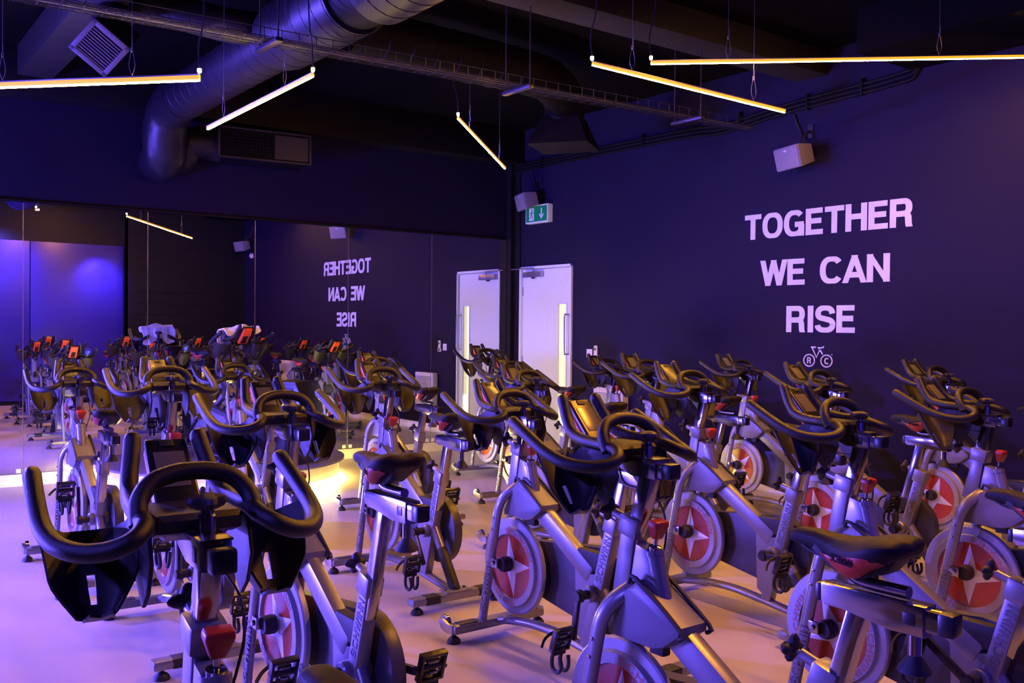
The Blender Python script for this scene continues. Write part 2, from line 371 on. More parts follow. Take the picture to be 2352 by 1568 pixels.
obj('closer_foot', one(lathe, [(.024, 0), (.018, -.014), (0, -.016)], (0.25, -0.02, 1.952), V(0, 0, 1), 14), 'rubber', clo)

# ---- wall lettering
def wall_line(s, x0, x1, z0, z1, label, gap):
    W = text_width(s, gap); sx = (x1-x0)/W; sz = (z1-z0); bm = bmesh.new()
    text(bm, s, lambda u, v, t: V(x0+u*sx, RY-0.0005-t, z0+v*sz), 0.002, gap, w=0.20)
    tag(obj('wall_lettering', bm, 'paint', sharp=25), label, 'wall lettering')
wall_line('TOGETHER', 3.451, 5.030, 2.170, 2.386, 'white word TOGETHER painted on the dark wall', .055)
wall_line('WE', 3.631, 4.082, 1.764, 1.981, 'white word WE painted on the dark wall', .03)
wall_line('CAN', 4.225, 4.842, 1.764, 1.981, 'white word CAN painted on the dark wall', .03)
wall_line('RISE', 3.903, 4.554, 1.369, 1.588, 'white word RISE painted on the dark wall', .07)
bm = bmesh.new()
pw = lambda u, v, t: V(u, RY-0.0005-t, v)
ax_, cx_, wz_ = 4.133, 4.298, 1.139
for cx0, ch in ((ax_, 'R'), (cx_, 'C')):
    stroke(bm, arc(cx0, wz_, 0.052, 0.048, 0, 360, 32, 1.0), 0.010, pw, 0.002)
    text(bm, ch, lambda u, v, t, c=cx0: V(c-0.019+u*0.052, RY-0.0005-t, wz_-0.026+v*0.052), 0.002, w=0.2)
stroke(bm, [(4.15, 1.248), (4.196, 1.248)], 0.012, pw, 0.002)
stroke(bm, [(4.162, 1.243), (4.203, 1.165), (4.238, 1.238)], 0.012, pw, 0.002)
stroke(bm, [(4.213, 1.245), (4.262, 1.245), (4.272, 1.257)], 0.010, pw, 0.002)
stroke(bm, [(4.222, 1.245), (4.262, 1.192)], 0.012, pw, 0.002)
stroke(bm, [(4.343, 1.192), (4.352, 1.192)], 0.008, pw, 0.002)
tag(obj('bicycle_logo', bm, 'paint', sharp=25), 'small white bicycle emblem with R and C wheels under the lettering', 'logo')

# ---- wall items
def wall_speaker(x, z, label, yaw):
    t = thing('wall_speaker', label, 'speaker', (x, RY, z))
    rot = Matrix.Rotation(R(yaw), 3, 'Z') @ Matrix.Rotation(R(14), 3, 'X')
    c = V(0, -0.16, 0)
    bm = bmesh.new(); box(bm, c, (0.33, 0.17, 0.185), 0.012, rot)
    for v in bm.verts:
        l = rot.inverted() @ (v.co-c)
        if l.y > 0: l.x *= 0.72; l.z *= 0.8
        v.co = c+rot @ l
    obj('cabinet', bm, 'speaker', t)
    fc = c+rot @ V(0, -0.089, 0)
    g = obj('front_grille', one(box, fc, (0.31, 0.006, 0.165), 0.003, rot), 'speaker', t)
    obj('badge', one(box, c+rot @ V(0.0, -0.093, 0.058), (0.038, 0.004, 0.014), 0.002, rot), 'white', g)
    bm = bmesh.new(); tube(bm, [(0.03, -0.11, 0.09), (0.03, -0.08, 0.17), (0.03, -0.03, 0.21), (0.03, 0, 0.21)], 0.012, 8, 4); box(bm, (0.03, -0.006, 0.22), (0.05, 0.012, 0.11), .002)
    obj('bracket', bm, 'rubber', t)
    obj('cable', one(tube, [(0.0, -0.10, 0.09), (-0.02, -0.05, 0.16), (-0.06, -0.012, 0.22), (-0.10, -0.012, 0.30), (-0.13, -0.012, 0.38)], 0.009, 8, 5), 'rubber', t)
wall_speaker(0.52, 2.80, 'small grey speaker above the green exit sign', -20)
wall_speaker(4.09, 2.80, 'small grey speaker above the word TOGETHER', -18)
wall_speaker(8.12, 2.84, 'dark grey speaker by the boarded wall, seen only in the mirror', -8)
dt = thing('alarm_sounder', 'small round white alarm disc under the speaker by the boarded wall', 'alarm', (8.05, RY, 2.66))
obj('alarm_base', one(lathe, [(.05, 0), (.05, -.02), (.035, -.045), (0, -.05)], (0, 0, 0), V(0, 1, 0), 20), 'white', dt)
sg = thing('exit_sign', 'green and white running man exit sign with a down arrow', 'sign', (0.58, RY, 2.655))
obj('sign_box', boxes(((0, -0.04, 0), (0.40, 0.07, 0.20), .004)), 'signwhite', sg)
face = obj('sign_face', boxes(((0, -0.0765, 0), (0.37, 0.003, 0.17))), 'signgreen', sg)
ps = lambda u, v, t: V(u, -0.0782-t, v)
bm = bmesh.new()
bx = [(-.13, -.07), (-.045, -.07), (-.045, .07), (-.13, .07)]
stroke(bm, [(-.088, -.07), (-.088, .07)], .085, ps, .0006)
obj('doorway_symbol', bm, 'signwhite', face)
bm = bmesh.new()
pm = lambda u, v, t: V(u, -0.0790-t, v)
lathe(bm, [(.012, 0), (.012, .0006)], (-.078, -.079, .048), V(0, -1, 0), 12)
stroke(bm, [(-.080, .032), (-.090, -.008)], .020, pm, .0006); stroke(bm, [(-.090, -.005), (-.070, -.028), (-.078, -.062)], .011, pm, .0006)
stroke(bm, [(-.090, -.005), (-.106, -.035), (-.128, -.040)], .011, pm, .0006); stroke(bm, [(-.082, .028), (-.060, .012), (-.048, .020)], .008, pm, .0006)
stroke(bm, [(-.082, .028), (-.106, .020), (-.110, -.002)], .008, pm, .0006)
obj('running_figure', bm, 'signgreen', face)
bm = bmesh.new(); stroke(bm, [(.09, .06), (.09, -.035)], .018, ps, .0006); stroke(bm, [(.055, -.005), (.09, -.055), (.125, -.005)], .018, ps, .0006)
obj('arrow_symbol', bm, 'signwhite', face)
sw = thing('light_switch', 'white square light switch plate on the dark wall beside the door', 'light switch', (1.42, RY, 1.12))
obj('plate', boxes(((0, -0.006, 0), (0.088, 0.012, 0.088), .003)), 'white', sw); obj('rocker', boxes(((0, -0.014, 0), (0.02, 0.006, 0.036), .002)), 'white', sw)
th = thing('fan_remote', 'slim white remote in a wall holder right of the light switch', 'remote', (1.53, RY, 1.13))
obj('remote_body', boxes(((0, -0.016, 0), (0.052, 0.024, 0.15), .011)), 'white', th); obj('holder', boxes(((0, -0.014, -0.045), (0.066, 0.028, 0.05), .006)), 'white', th)
obj('dial', one(lathe, [(.015, 0), (.015, .004), (.010, .005)], (0, -0.028, 0.035), V(0, -1, 0), 16), 'signgreen', th)
obj('dial_button', one(lathe, [(.008, 0), (.008, .003)], (0, -0.033, 0.035), V(0, -1, 0), 12), 'red', th)
def heater(x, w_, label):
    t = thing('panel_heater', label, 'heater', (x, RY, 0.28))
    bm = bmesh.new(); box(bm, (0, -0.05, 0.25), (w_, 0.085, 0.50), .014); obj('heater_case', bm, 'white', t)
    bm = bmesh.new()
    for i in range(9): box(bm, (0, -0.094, 0.30+i*0.018), (w_-.03, 0.004, 0.006))
    obj('louvre', bm, 'steel', t)
    obj('wall_bracket', boxes(((0, -0.004, 0.25), (w_*0.7, 0.008, 0.3))), 'steel', t)
heater(1.80, 0.44, 'white electric panel heater low on the wall beside the door')
heater(6.33, 0.46, 'white panel heater low on the wall, seen only in the mirror')

# ------------------------------------------------------------------ podium
PC, PR, PZ = V(0.62, 2.97, 0), 1.06, 0.205
def dpoly(r, x0=0.030, n=56):
    out = []
    for i in range(n):
        t = 2*PI*i/n; out.append((max(PC.x+r*math.cos(t), x0), PC.y+r*math.sin(t)))
    res = []
    for p in out:
        if not res or math.dist(p, res[-1]) > 1e-4: res.append(p)
    # drop the inner points along the straight mirror edge
    st = [i for i, p in enumerate(res) if p[0] <= x0+1e-6]
    keep = {st[0], st[-1]}
    return [p for i, p in enumerate(res) if p[0] > x0+1e-6 or i in keep]
vert = lambda a, b, c: V(a, b, c)
po = thing('podium', 'low round instructor podium with blue top and glowing yellow base', 'podium', (0, 0, 0))
obj('podium_top', one(prism, dpoly(PR), PZ-0.018, PZ, 0.004, vert), 'podtop', po)
obj('podium_side', one(prism, dpoly(PR-0.05), 0.030, PZ-0.018, 0, vert), 'podside', po)
bm = bmesh.new(); dp = [p for p in dpoly(PR-0.038) if p[0] > 0.12]
k0 = max(range(len(dp)), key=lambda i: math.dist(dp[i], dp[i-1])); dp = dp[k0:]+dp[:k0]; tube(bm, [V(p[0], p[1], 0.012) for p in dp], 0.006, 6)
obj('led_strip', bm, 'under', po)

# loudspeaker on the podium
ls = thing('loudspeaker', 'large black loudspeaker standing on the right of the podium', 'speaker', (1.22, 3.38, PZ), R(28))
bm = bmesh.new(); prism(bm, [(-.17, 0), (.17, 0), (.185, .60), (.13, .70), (-.13, .70), (-.185, .60)], -.17, .15, 0.012)
obj('cabinet', bm, 'gloss', ls)
bm = bmesh.new(); prism(bm, [(-.135, .05), (.135, .05), (.145, .57), (.105, .65), (-.105, .65), (-.145, .57)], -.176, -.168, 0.002)
obj('front_grille', bm, 'plastic', ls)

# ------------------------------------------------------------------ ceiling: beams, ducts, tray, conduits
struct('trim_3', boxes(((4.8, 1.50, RZ-0.12), (9.6, 0.26, 0.24), .004)), 'beam')
struct('trim_4', boxes(((4.12, 2.9, RZ-0.10), (0.30, 7.4, 0.20), .004)), 'beam')
struct('trim_5', boxes(((0.13, 1.85, 3.46), (0.26, 9.5, 0.38), .004)), 'wallblack')
def ring_bands(bm, p0, p1, r, step, th=0.006, wd=0.014, seg=28):
    d = (Vector(p1)-Vector(p0)); L = d.length; d.normalize(); n = int(L/step)
    for i in range(n+1):
        c = Vector(p0)+d*(i*step)
        lathe(bm, [(r, 0), (r+th, wd*.3), (r+th, wd*.7), (r, wd)], c, d, seg)
du = thing('ventilation_duct', 'large round spiral duct crossing the ceiling to the mirror wall', 'duct', (0, 0, 0))
bm = bmesh.new(); tube(bm, [(3.2, 2.50, 3.27), (0.95, 2.50, 3.27)], 0.180, 32)
obj('straight_duct', bm, 'duct', du)
bm = bmesh.new(); ring_bands(bm, (3.0, 2.50, 3.27), (1.0, 2.50, 3.27), 0.180, 0.16, .003, .010); obj('seam', bm, 'duct', du)
bm = bmesh.new(); tube(bm, [(4.02, 2.50, 3.27), (3.06, 2.50, 3.27), (2.98, 2.5, 3.27)], [.222, .222, .21], 32); ring_bands(bm, (4.0, 2.5, 3.27), (3.1, 2.5, 3.27), 0.222, 0.14, .003, .010); obj('wide_duct', bm, 'duct', du)
bm = bmesh.new(); tube(bm, [(6.6, 2.50, 3.27), (4.30, 2.50, 3.27)], 0.238, 32); ring_bands(bm, (6.4, 2.5, 3.27), (4.32, 2.5, 3.27), 0.238, 0.13, .004, .012); obj('coupling', bm, 'duct', du)
bm = bmesh.new(); tube(bm, [(4.32, 2.50, 3.27), (4.0, 2.50, 3.27)], 0.20, 28); obj('joint_sleeve', bm, 'ductdark', du)
bm = bmesh.new(); tube(bm, [(0.97, 2.50, 3.27), (0.72, 2.50, 3.27), (0.52, 2.50, 3.20), (0.42, 2.50, 3.06), (0.36, 2.52, 2.95), (0.28, 2.54, 2.88), (0.05, 2.56, 2.86)], 0.185, 32, 4); obj('elbow', bm, 'duct', du)
d2 = thing('ventilation_duct', 'black round duct running to a hopper diffuser near the corner', 'duct', (0, 0, 0))
bm = bmesh.new(); tube(bm, [(3.10, 2.9, 3.38), (3.00, 4.5, 3.38), (2.86, 4.9, 3.37), (2.70, 5.14, 3.30), (2.64, 5.20, 3.18)], 0.17, 28, 4); obj('round_duct', bm, 'ductdark', d2)
bm = bmesh.new(); ring_bands(bm, (3.097, 2.95, 3.38), (3.01, 4.4, 3.38), 0.172, 0.2); obj('seam', bm, 'ductdark', d2)
bm = bmesh.new()
def frustum(bm, c, top, bot, h, rz):
    rot = Matrix.Rotation(R(rz), 3, 'Z'); a = []; b = []
    for sx, sy in ((-1, -1), (1, -1), (1, 1), (-1, 1)):
        a.append(bm.verts.new(Vector(c)+rot @ V(sx*top/2, sy*top/2, 0))); b.append(bm.verts.new(Vector(c)+rot @ V(sx*bot/2, sy*bot/2, -h)))
    bm.faces.new(a); bm.faces.new(b[::-1])
    for i in range(4): bm.faces.new((a[i], b[i], b[(i+1) % 4], a[(i+1) % 4]))
frustum(bm, (2.64, 5.20, 3.19), 0.30, 0.52, 0.26, 35); obj('hopper', bm, 'ductdark', d2)
d3 = thing('ceiling_diffuser', 'square louvred ceiling diffuser hanging at the top left', 'diffuser', (2.72, 1.43, 3.07))
nz = V(0.72, -0.42, -0.55).normalized(); ux = V(0, 0, 1).cross(nz).normalized(); uy = nz.cross(ux)
e1, e2 = (ux+uy).normalized(), (uy-ux).normalized()
rt = Matrix((e1, e2, nz)).transposed()
obj('plenum_box', one(box, rt @ V(0, 0, -.16), (.25, .25, .28), .004, rt), 'ductdark', d3)
obj('neck_duct', one(tube, [rt @ V(0, 0, -.25), rt @ V(0, 0, -.30)+V(0, 0, .10), rt @ V(0, 0, -.45)+V(-.02, .15, .18), V(0.05, 0.75, 0.28), V(0.1, 1.0, 0.28)], 0.11, 20, 4), 'duct', d3)
bm = bmesh.new()
for sx, sy, w_, h_ in ((0, .115, .26, .03), (0, -.115, .26, .03), (-.115, 0, .03, .26), (.115, 0, .03, .26)): box(bm, rt @ V(sx, sy, 0), (w_, h_, 0.014), 0.002, rt)
for i in range(11): box(bm, rt @ V(-.095+i*.019, 0, -.004), (0.008, 0.21, 0.012), 0, rt)
obj('louvre', bm, 'grille', d3)
obj('grille_backing', one(box, rt @ V(0, 0, -.018), (.24, .24, .004), 0, rt), 'ductdark', d3)
d4 = thing('ceiling_diffuser', 'rectangular mesh grille box below the duct on the mirror wall', 'diffuser', (0.50, 3.38, 2.92), R(-6))
bm = bmesh.new(); box(bm, (-0.20, 0.02, 0.12), (0.36, 0.84, 0.26), .004); obj('duct_box', bm, 'ductdark', d4)
bm = bmesh.new()
for i in range(27): box(bm, (-0.012, -0.38+i*.031, 0.12), (0.008, 0.004, 0.22))
for i in range(8): box(bm, (-0.010, 0.02, 0.02+i*.030), (0.008, 0.80, 0.004))
obj('mesh_grille', bm, 'ductdark', d4)
bm = bmesh.new(); box(bm, (-0.012, -0.41, 0.12), (0.03, 0.02, 0.27), .002); box(bm, (-0.012, 0.44, 0.12), (0.03, 0.02, 0.27), .002); box(bm, (-0.012, 0.02, 0.255), (0.03, 0.86, 0.014)); box(bm, (-0.012, 0.02, -0.012), (0.03, 0.86, 0.014)); box(bm, (-0.008, 0.26, 0.12), (0.006, 0.32, 0.22)); obj('grille_frame', bm, 'duct', d4)
obj('side_duct', one(tube, [(-0.20, -0.35, 0.10), (-0.22, -0.60, 0.12), (-0.30, -0.66, 0.02), (-0.42, -0.66, -0.02)], 0.14, 22, 4), 'duct', d4)

struct('trim_6', boxes(((7.85, RY-0.36, 3.49), (5.7, 0.72, 0.32), .004)), 'ceil')
# wire basket cable tray
ct = thing('cable_tray', 'long wire basket cable tray crossing under the ceiling', 'cable tray', (0, 0, 0))
T0, T1 = V(3.76, 0.20, 2.955), V(4.04, 5.95, 2.955)
td = (T1-T0).normalized(); tn = V(td.y, -td.x, 0)
bm = bmesh.new()
for off, z in ((-.075, .055), (-.075, 0), (-.025, 0), (.025, 0), (.075, 0), (.075, .055)): tube(bm, [T0+tn*off+V(0, 0, z), T1+tn*off+V(0, 0, z)], 0.0028, 6)
obj('long_wire', bm, 'traymetal', ct)
bm = bmesh.new(); n = int((T1-T0).length/0.10)
for s_ in (-.045, .0, .045): tube(bm, [T0+tn*s_+V(0, 0, -.0022), T1+tn*s_+V(0, 0, -.0022)], 0.0016, 5)
for i in range(n+1):
    c = T0+td*(i*0.10); tube(bm, [c+tn*-.075+V(0, 0, .058), c+tn*-.075, c+tn*.075, c+tn*.075+V(0, 0, .058)], 0.0024, 5)
obj('cross_wire', bm, 'traymetal', ct)
bm = bmesh.new(); tube(bm, [T0+tn*-.03+V(0, 0, .014), T1+tn*-.03+V(0, 0, .014)], 0.009, 8); tube(bm, [T0+tn*.005+V(0, 0, .012), T1+tn*.012+V(0, 0, .012)], 0.007, 8); obj('cable', bm, 'steel', ct)
for i, y in enumerate((0.62, 2.05, 3.72, 5.25)):
    c = T0+td*((y-T0.y)/td.y)
    h = obj('hanger', boxes(((c.x, c.y, c.z-0.016), (0.30, 0.041, 0.022), .002)), 'traymetal', ct)
    bm = bmesh.new()
    for s in (-1, 1): tube(bm, [(c.x+s*.13, c.y, c.z-.02), (c.x+s*.13, c.y, RZ)], 0.005, 6)
    obj('rod', bm, 'rubber', h)
# conduits along the lettered wall
cd_ = thing('conduit_bundle', 'bundle of black conduits climbing along the lettered wall', 'conduit', (0, 0, 0))
for k in range(3):
    z = 3.19+k*0.035
    obj('conduit', one(tube, [(0.10, RY-0.02, z), (2.6, RY-0.02, z-.01), (3.2, RY-0.02, z-.04), (3.9, RY-0.02, z+.02), (4.85, RY-0.02, z+.06), (5.05, RY-0.02, z+.12), (5.12, RY-0.02, 3.66)], 0.015, 8, 5), 'ductdark', cd_)
obj('saddle_clip', boxes(*[((x, RY-0.022, 3.235+max(0, x-3.6)*.05), (0.018, 0.04, 0.13), .003) for x in (0.6, 1.4, 2.2, 3.4, 4.1, 4.6)]), 'ductdark', cd_)

# ------------------------------------------------------------------ hanging amber battens
def batten(p0, p1, label, wires, feed=None, w_=0.022, lean=(.03, .03)):
    p0, p1 = Vector(p0), Vector(p1)
    t = thing('light_batten', label, 'light', p0, 0, 'hanging amber light battens'); d = p1-p0
    t['group'] = 'hanging amber light battens'
    bm = bmesh.new(); bar(bm, (0, 0, 0), d, w_*.62, w_*.62, 0.002, ref=V(-d.y, d.x, 0)); obj('diffuser', bm, 'strip', t)
    bm = bmesh.new(); bar(bm, V(0, 0, w_*.22), d+V(0, 0, w_*.22), w_*.95, w_*.75, 0.003, ref=V(-d.y, d.x, 0)); obj('amber_glow_sleeve', bm, 'amber', t)  # sleeve added to draw the orange glow around the tube
    bm = bmesh.new(); bar(bm, V(0, 0, w_*0.72), d+V(0, 0, w_*0.72), w_*1.05, w_*0.30, 0.002, ref=V(-d.y, d.x, 0)); obj('housing', bm, 'steel', t)
    for f in wires:
        c = d*f+V(0, 0, w_)
        h = obj('wire_gripper', boxes(((c.x, c.y, c.z+0.13), (0.010, 0.010, 0.024), .002)), 'steel', t)
        e = d.normalized()*0.016
        bm = bmesh.new(); tube(bm, [c, c-e+V(0, 0, .05), c-e*.3+V(0, 0, .12)], 0.0014, 6, 3); tube(bm, [c, c+e+V(0, 0, .05), c+e*.3+V(0, 0, .12)], 0.0014, 6, 3)
        tube(bm, [c+V(0, 0, .12), (c.x, c.y, RZ-p0.z)], 0.0014, 6); tube(bm, [c+V(.006, 0, .13), c+V(.007, 0, .18)], 0.0013, 5); obj('wire', bm, 'steel', t)
    ff = feed if feed is not None else 0.0
    c = d*ff+V(0, 0, w_)
    obj('end_gland', one(lathe, [(0.006, 0), (0.010, .006), (0.010, .022), (0, .024)], c, V(0, 0, 1), 10), 'stripend', t)
    obj('power_cable', one(tube, [c+V(0, 0, .02), c+V(-.015, 0, .15), c+V(lean[0]*.5, lean[1]*.5, .30), (c.x+lean[0], c.y+lean[1], RZ-p0.z)], 0.0045, 6, 5), 'duct', t)
batten((4.190, 1.553, 2.60), (3.30, 0.60, 2.579), 'thick amber light batten running off the left edge of the photo', (0.27, 0.80), w_=0.030)
batten((3.990, 2.250, 2.775), (2.80, 2.069, 2.649), 'amber light batten hanging in front of the round duct', (0.24, 0.83), lean=(.02, -.06))
batten((2.938, 3.910, 2.950), (2.237, 4.867, 2.7685), 'short steep amber light batten hanging nearest the room corner', (0.22, 0.86), w_=.020, lean=(-.16, 0))
batten((4.862, 3.544, 2.874), (5.367, 4.614, 2.672), 'amber light batten sloping down to the right above the lettering', (0.20, 0.83))
batten((4.759, 4.111, 3.000), (6.040, 6.318, 3.150), 'long level amber light batten running off the right edge of the photo', (0.19, 0.73))

# ------------------------------------------------------------------ the spin bike, built once (x forward, y left)
def lettering(s, p0, p1, up, nrm, name, m, parent, th=0.0008, gap=.09, w=0.17):
    """letters from p0 to p1, letter-up direction with length = height"""
    p0, p1, up, nrm = Vector(p0), Vector(p1), Vector(up), Vector(nrm); W = text_width(s, gap); d = (p1-p0)/W
    bm = bmesh.new(); text(bm, s, lambda u, v, t: p0+d*u+up*v+nrm*t, th, gap, w=w)
    return obj(name, bm, m, parent, sharp=25)
def stab(bm, x, hw, z=0.060):
    bar(bm, (x, -hw, z), (x, hw, z), 0.066, 0.040, 0.014, ref=V(1, 0, 0))
def build_bike():
    root = thing('spin_bike', 'spin bike', 'exercise bike', (0, 0, 0), 0, 'spin bikes')
    g = {}
    # ---- frame
    bm = bmesh.new()
    tube(bm, [(0.905, 0, 0.062), (0.80, 0, 0.085), (0.65, 0, 0.106), (0.50, 0, 0.111), (0.35, 0, 0.100), (0.18, 0, 0.082), (0.02, 0, 0.066)], 0.018, 14, 5, flat=1.45)
    bar(bm, (0.790, 0, 0.665), (0.756, 0, 0.868), 0.052, 0.056, 0.007)                                   # head column
    bar(bm, (0.762, 0, 0.830), (0.750, 0, 0.884), 0.066, 0.070, 0.009)                                   # its collar
    prism(bm, [(0.730, 0.815), (0.690, 0.806), (0.655, 0.690), (0.76, 0.66)], -0.024, 0.024, 0.004)       # brake housing web
    tube(bm, [(0.650, 0, 0.680), (0.684, 0, 0.800)], 0.024, 18)
    tube(bm, [(0.683, 0, 0.790), (0.686, 0, 0.804)], 0.027, 18)
    bar(bm, (0.745, 0, 0.700), (0.268, 0, 0.401), 0.050, 0.078, 0.016)                                   # top tube
    prism(bm, [(0.40, 0.50), (0.356, 0.425), (0.350, 0.150), (0.292, 0.118), (0.205, 0.425), (0.30, 0.40)], -0.020, 0.020, 0.004)  # gusset
    bar(bm, (0.300, 0, 0.105), (0.160, 0, 0.605), 0.046, 0.054, 0.007)                                   # seat tube
    bar(bm, (0.166, 0, 0.590), (0.147, 0, 0.655), 0.058, 0.066, 0.009)
    tube(bm, [(0.245, 0, 0.385), (0.130, 0, 0.235)], 0.024, 16)                                          # rear stay
    lathe(bm, [(.030, -.05), (.034, -.045), (.034, .045), (.030, .05)], (0.252, 0, 0.337), V(0, 1, 0), 22)
    frame = obj('frame', bm, 'silver', root)
    for ys in (-1, 1):
        bm = bmesh.new()
        tube(bm, [(0.918, ys*.083, 0.058), (0.828, ys*.083, 0.486), (0.812, ys*.083, 0.560), (0.797, ys*.080, 0.612), (0.775, ys*.066, 0.655), (0.752, ys*.045, 0.682), (0.735, ys*.022, 0.70)], 0.0245, 14, 5, flat=0.62)
        fl = obj('fork_leg', bm, 'silver', root)
        bm = bmesh.new()
        for z_, x_ in ((0.552, 0.817), (0.500, 0.828)): lathe(bm, [(.0, .004), (.005, .003), (.006, 0)], (x_, ys*.098, z_), V(0, ys, 0), 10)
        obj('bolt', bm, 'chrome', fl)
        if ys > 0:
            lettering('SCHWINN', (0.878, 0.0985, 0.125), (0.831, 0.0985, 0.345), (0.034, 0, 0.007), (0, 1, 0), 'lettering', 'letter', fl)
        else:
            lettering('SCHWINN', (0.831, -0.0985, 0.345), (0.878, -0.0985, 0.125), (0.034, 0, 0.007), (0, -1, 0), 'lettering', 'letter', fl)
        bm = bmesh.new(); box(bm, (0.832, ys*.066, 0.352), (0.075, 0.006, 0.036), .002); box(bm, (0.820, ys*.083, 0.352), (0.044, 0.024, 0.042), .002)
        lathe(bm, [(.010, 0), (.010, .008), (0, .009)], (0.820, ys*.095, 0.352), V(0, ys, 0), 12)
        obj('axle_bracket', bm, 'chrome', root)
        obj('axle_nut', one(lathe, [(.032, .030), (.034, .036), (.034, .058), (.028, .074), (0, .076)] if ys > 0 else [(.032, -.030), (.034, -.036), (.034, -.058), (.028, -.074), (0, -.076)], (0.792, 0, 0.345), V(0, 1, 0), 18), 'rubber', root)
    sl = lettering('SCHWINN', (0.205, 0.0238, 0.385), (0.148, 0.0238, 0.575), (0.030, 0, 0.0085), (0, 1, 0), 'lettering', 'letter', frame)
    obj('warning_sticker', one(bar, (0.640, 0.0, 0.681), (0.555, 0.0, 0.6275), 0.030, 0.0012, 0), 'labelpaper', frame)
    frame.children[-1].location = (0.0, 0, 0.0)
    # ---- stabilisers
    bm = bmesh.new(); stab(bm, 0.915, 0.252); fs = obj('front_stabilizer', bm, 'silver', root)
    for s in (-1, 1):
        bm = bmesh.new(); prism(bm, [(0.900, .043), (0.900, .080), (0.945, .080), (0.975, .094), (0.998, .092), (1.004, .076), (0.990, .052), (0.955, .040)], s*.243, s*.258, .002)
        br = obj('wheel_bracket', bm, 'steel', fs)
        bm = bmesh.new(); lathe(bm, [(.024, -.011), (.033, -.009), (.033, .009), (.024, .011)], (0.990, s*.230, 0.072), V(0, 1, 0), 20); obj('transport_wheel', bm, 'chrome', fs)
        obj('grip_pad', boxes(((0.915, s*.170, .0812), (.046, .10, .003), .001)), 'darkgrey', fs)
        obj('foot', one(lathe, [(.031, 0), (.029, .014), (.018, .026), (.009, .030), (.009, .045)], (0.915, s*.236, 0), V(0, 0, 1), 18), 'rubber', fs)
    bm = bmesh.new(); stab(bm, 0.0, 0.268); box(bm, (0.01, 0, .082), (.075, .15, .006), .002); rs = obj('rear_stabilizer', bm, 'silver', root)
    for s in (-1, 1):
        bm = bmesh.new(); bar(bm, (0, s*.105, .060), (0, s*.200, .060), 0.070, 0.044, 0.015, ref=V(1, 0, 0)); obj('rubber_sleeve', bm, 'rubber', rs)
        obj('foot', one(lathe, [(.032, 0), (.030, .014), (.018, .026), (.009, .030), (.009, .045)], (0.0, s*.228, 0), V(0, 0, 1), 18), 'rubber', rs)
        obj('bolt', one(lathe, [(.009, 0), (.008, .005), (0, .006)], (0.02, s*.055, .085), V(0, 0, 1), 10), 'chrome', rs)
    bm = bmesh.new(); tube(bm, [(0.140, 0, 0.248), (0.020, 0, 0.088)], 0.028, 16, cap='round'); obj('stay_sleeve', bm, 'rubber', root)
    # ---- flywheel
    fc = (0.790, 0, 0.332)
    bm = bmesh.new()
    lathe(bm, [(.139, -.016), (.142, -.024), (.176, -.024), (.184, -.014), (.206, -.013), (.2115, -.008), (.2115, .008), (.206, .013), (.178, .014), (.172, .028), (.142, .028), (.139, .016)], fc, V(0, 1, 0), 72)
    fw = obj('flywheel', bm, 'wheelpaint', root, origin=fc)
    for ys in (1, -1):
        bm = bmesh.new(); lathe(bm, [(.1395, .0165*ys), (.1395, .0185*ys)] if ys > 0 else [(.1395, .0185*ys), (.1395, .0165*ys)], (0, 0, 0), V(0, 1, 0), 48); rd = obj('red_disc', bm, 'reddisc', fw)
        rd.name = 'red_disc'
        bm = bmesh.new(); cpt = bm.verts.new((0, ys*.0225, 0)); ring = []
        for k in range(8):
            r_ = .134 if k % 2 == 0 else .042; t = 2*PI*k/8+.35; ring.append(bm.verts.new((r_*math.cos(t), ys*.0190, r_*math.sin(t))))
        for k in range(8): bm.faces.new((cpt, ring[k], ring[(k+1) % 8]))
        obj('star_decal', bm, 'star', fw, sharp=5)
        Wt = text_width('SCHWINN', .10)
        for a0 in (0.55, 0.55+PI):
            def put(u, v, t, a0=a0, ys=ys):
                an = a0 - (u/Wt-.5)*1.45; rr = .144+v*.024
                return V(-ys*rr*math.cos(an), ys*(.0282+t if ys > 0 else .0242+t), rr*math.sin(an))
            bm = bmesh.new(); text(bm, 'SCHWINN', put, 0.0007, .10, w=.16)
            obj('ring_lettering', bm, 'ringletter', fw, sharp=25)
    # ---- chain guard (right side) and brake shroud
    def hull(c0, r0, c1, r1, n=18):
        c0, c1 = Vector(c0), Vector(c1); d = c1-c0; th = math.atan2(d.y, d.x); al = math.acos((r0-r1)/d.length); out = []
        for i in range(n+1):
            t = th+al+(2*PI-2*al)*i/n; out.append((c0.x+r0*math.cos(t), c0.y+r0*math.sin(t)))
        for i in range(n+1):
            t = th-al+2*al*i/n; out.append((c1.x+r1*math.cos(t), c1.y+r1*math.sin(t)))
        return out
    bm = bmesh.new(); prism(bm, hull((.275, .330), .172, (.770, .340), .105), -.098, -.048, .006)
    cg = obj('chain_guard', bm, 'darkgrey', root)
    bm = bmesh.new(); prism(bm, hull((.275, .330), .135, (.770, .340), .07), -.101, -.097, .002); obj('guard_panel', bm, 'grey', cg)
    bm = bmesh.new()
    sh = [(.808, .598), (.802, .562), (.640, .562), (.600, .575), (.545, .618), (.545, .640), (.700, .728), (.728, .700), (.772, .660)]
    prism(bm, sh, -.056, .056, .016); obj('brake_shroud', bm, 'grey', root)
    bm = bmesh.new()
    for ys in (-1, 1): tube(bm, [(.728, ys*.050, .716), (.700, ys*.052, .734), (.540, ys*.052, .634), (.548, ys*.052, .612)], .006, 8, 3)
    obj('shroud_edge', bm, 'rubber', root)
    bm = bmesh.new(); prism(bm, [(.345, .500), (.345, .482), (.290, .428), (.235, .424), (.205, .492), (.215, .500)], -.021, .021, .005); obj('bottle_bracket', bm, 'rubber', root)
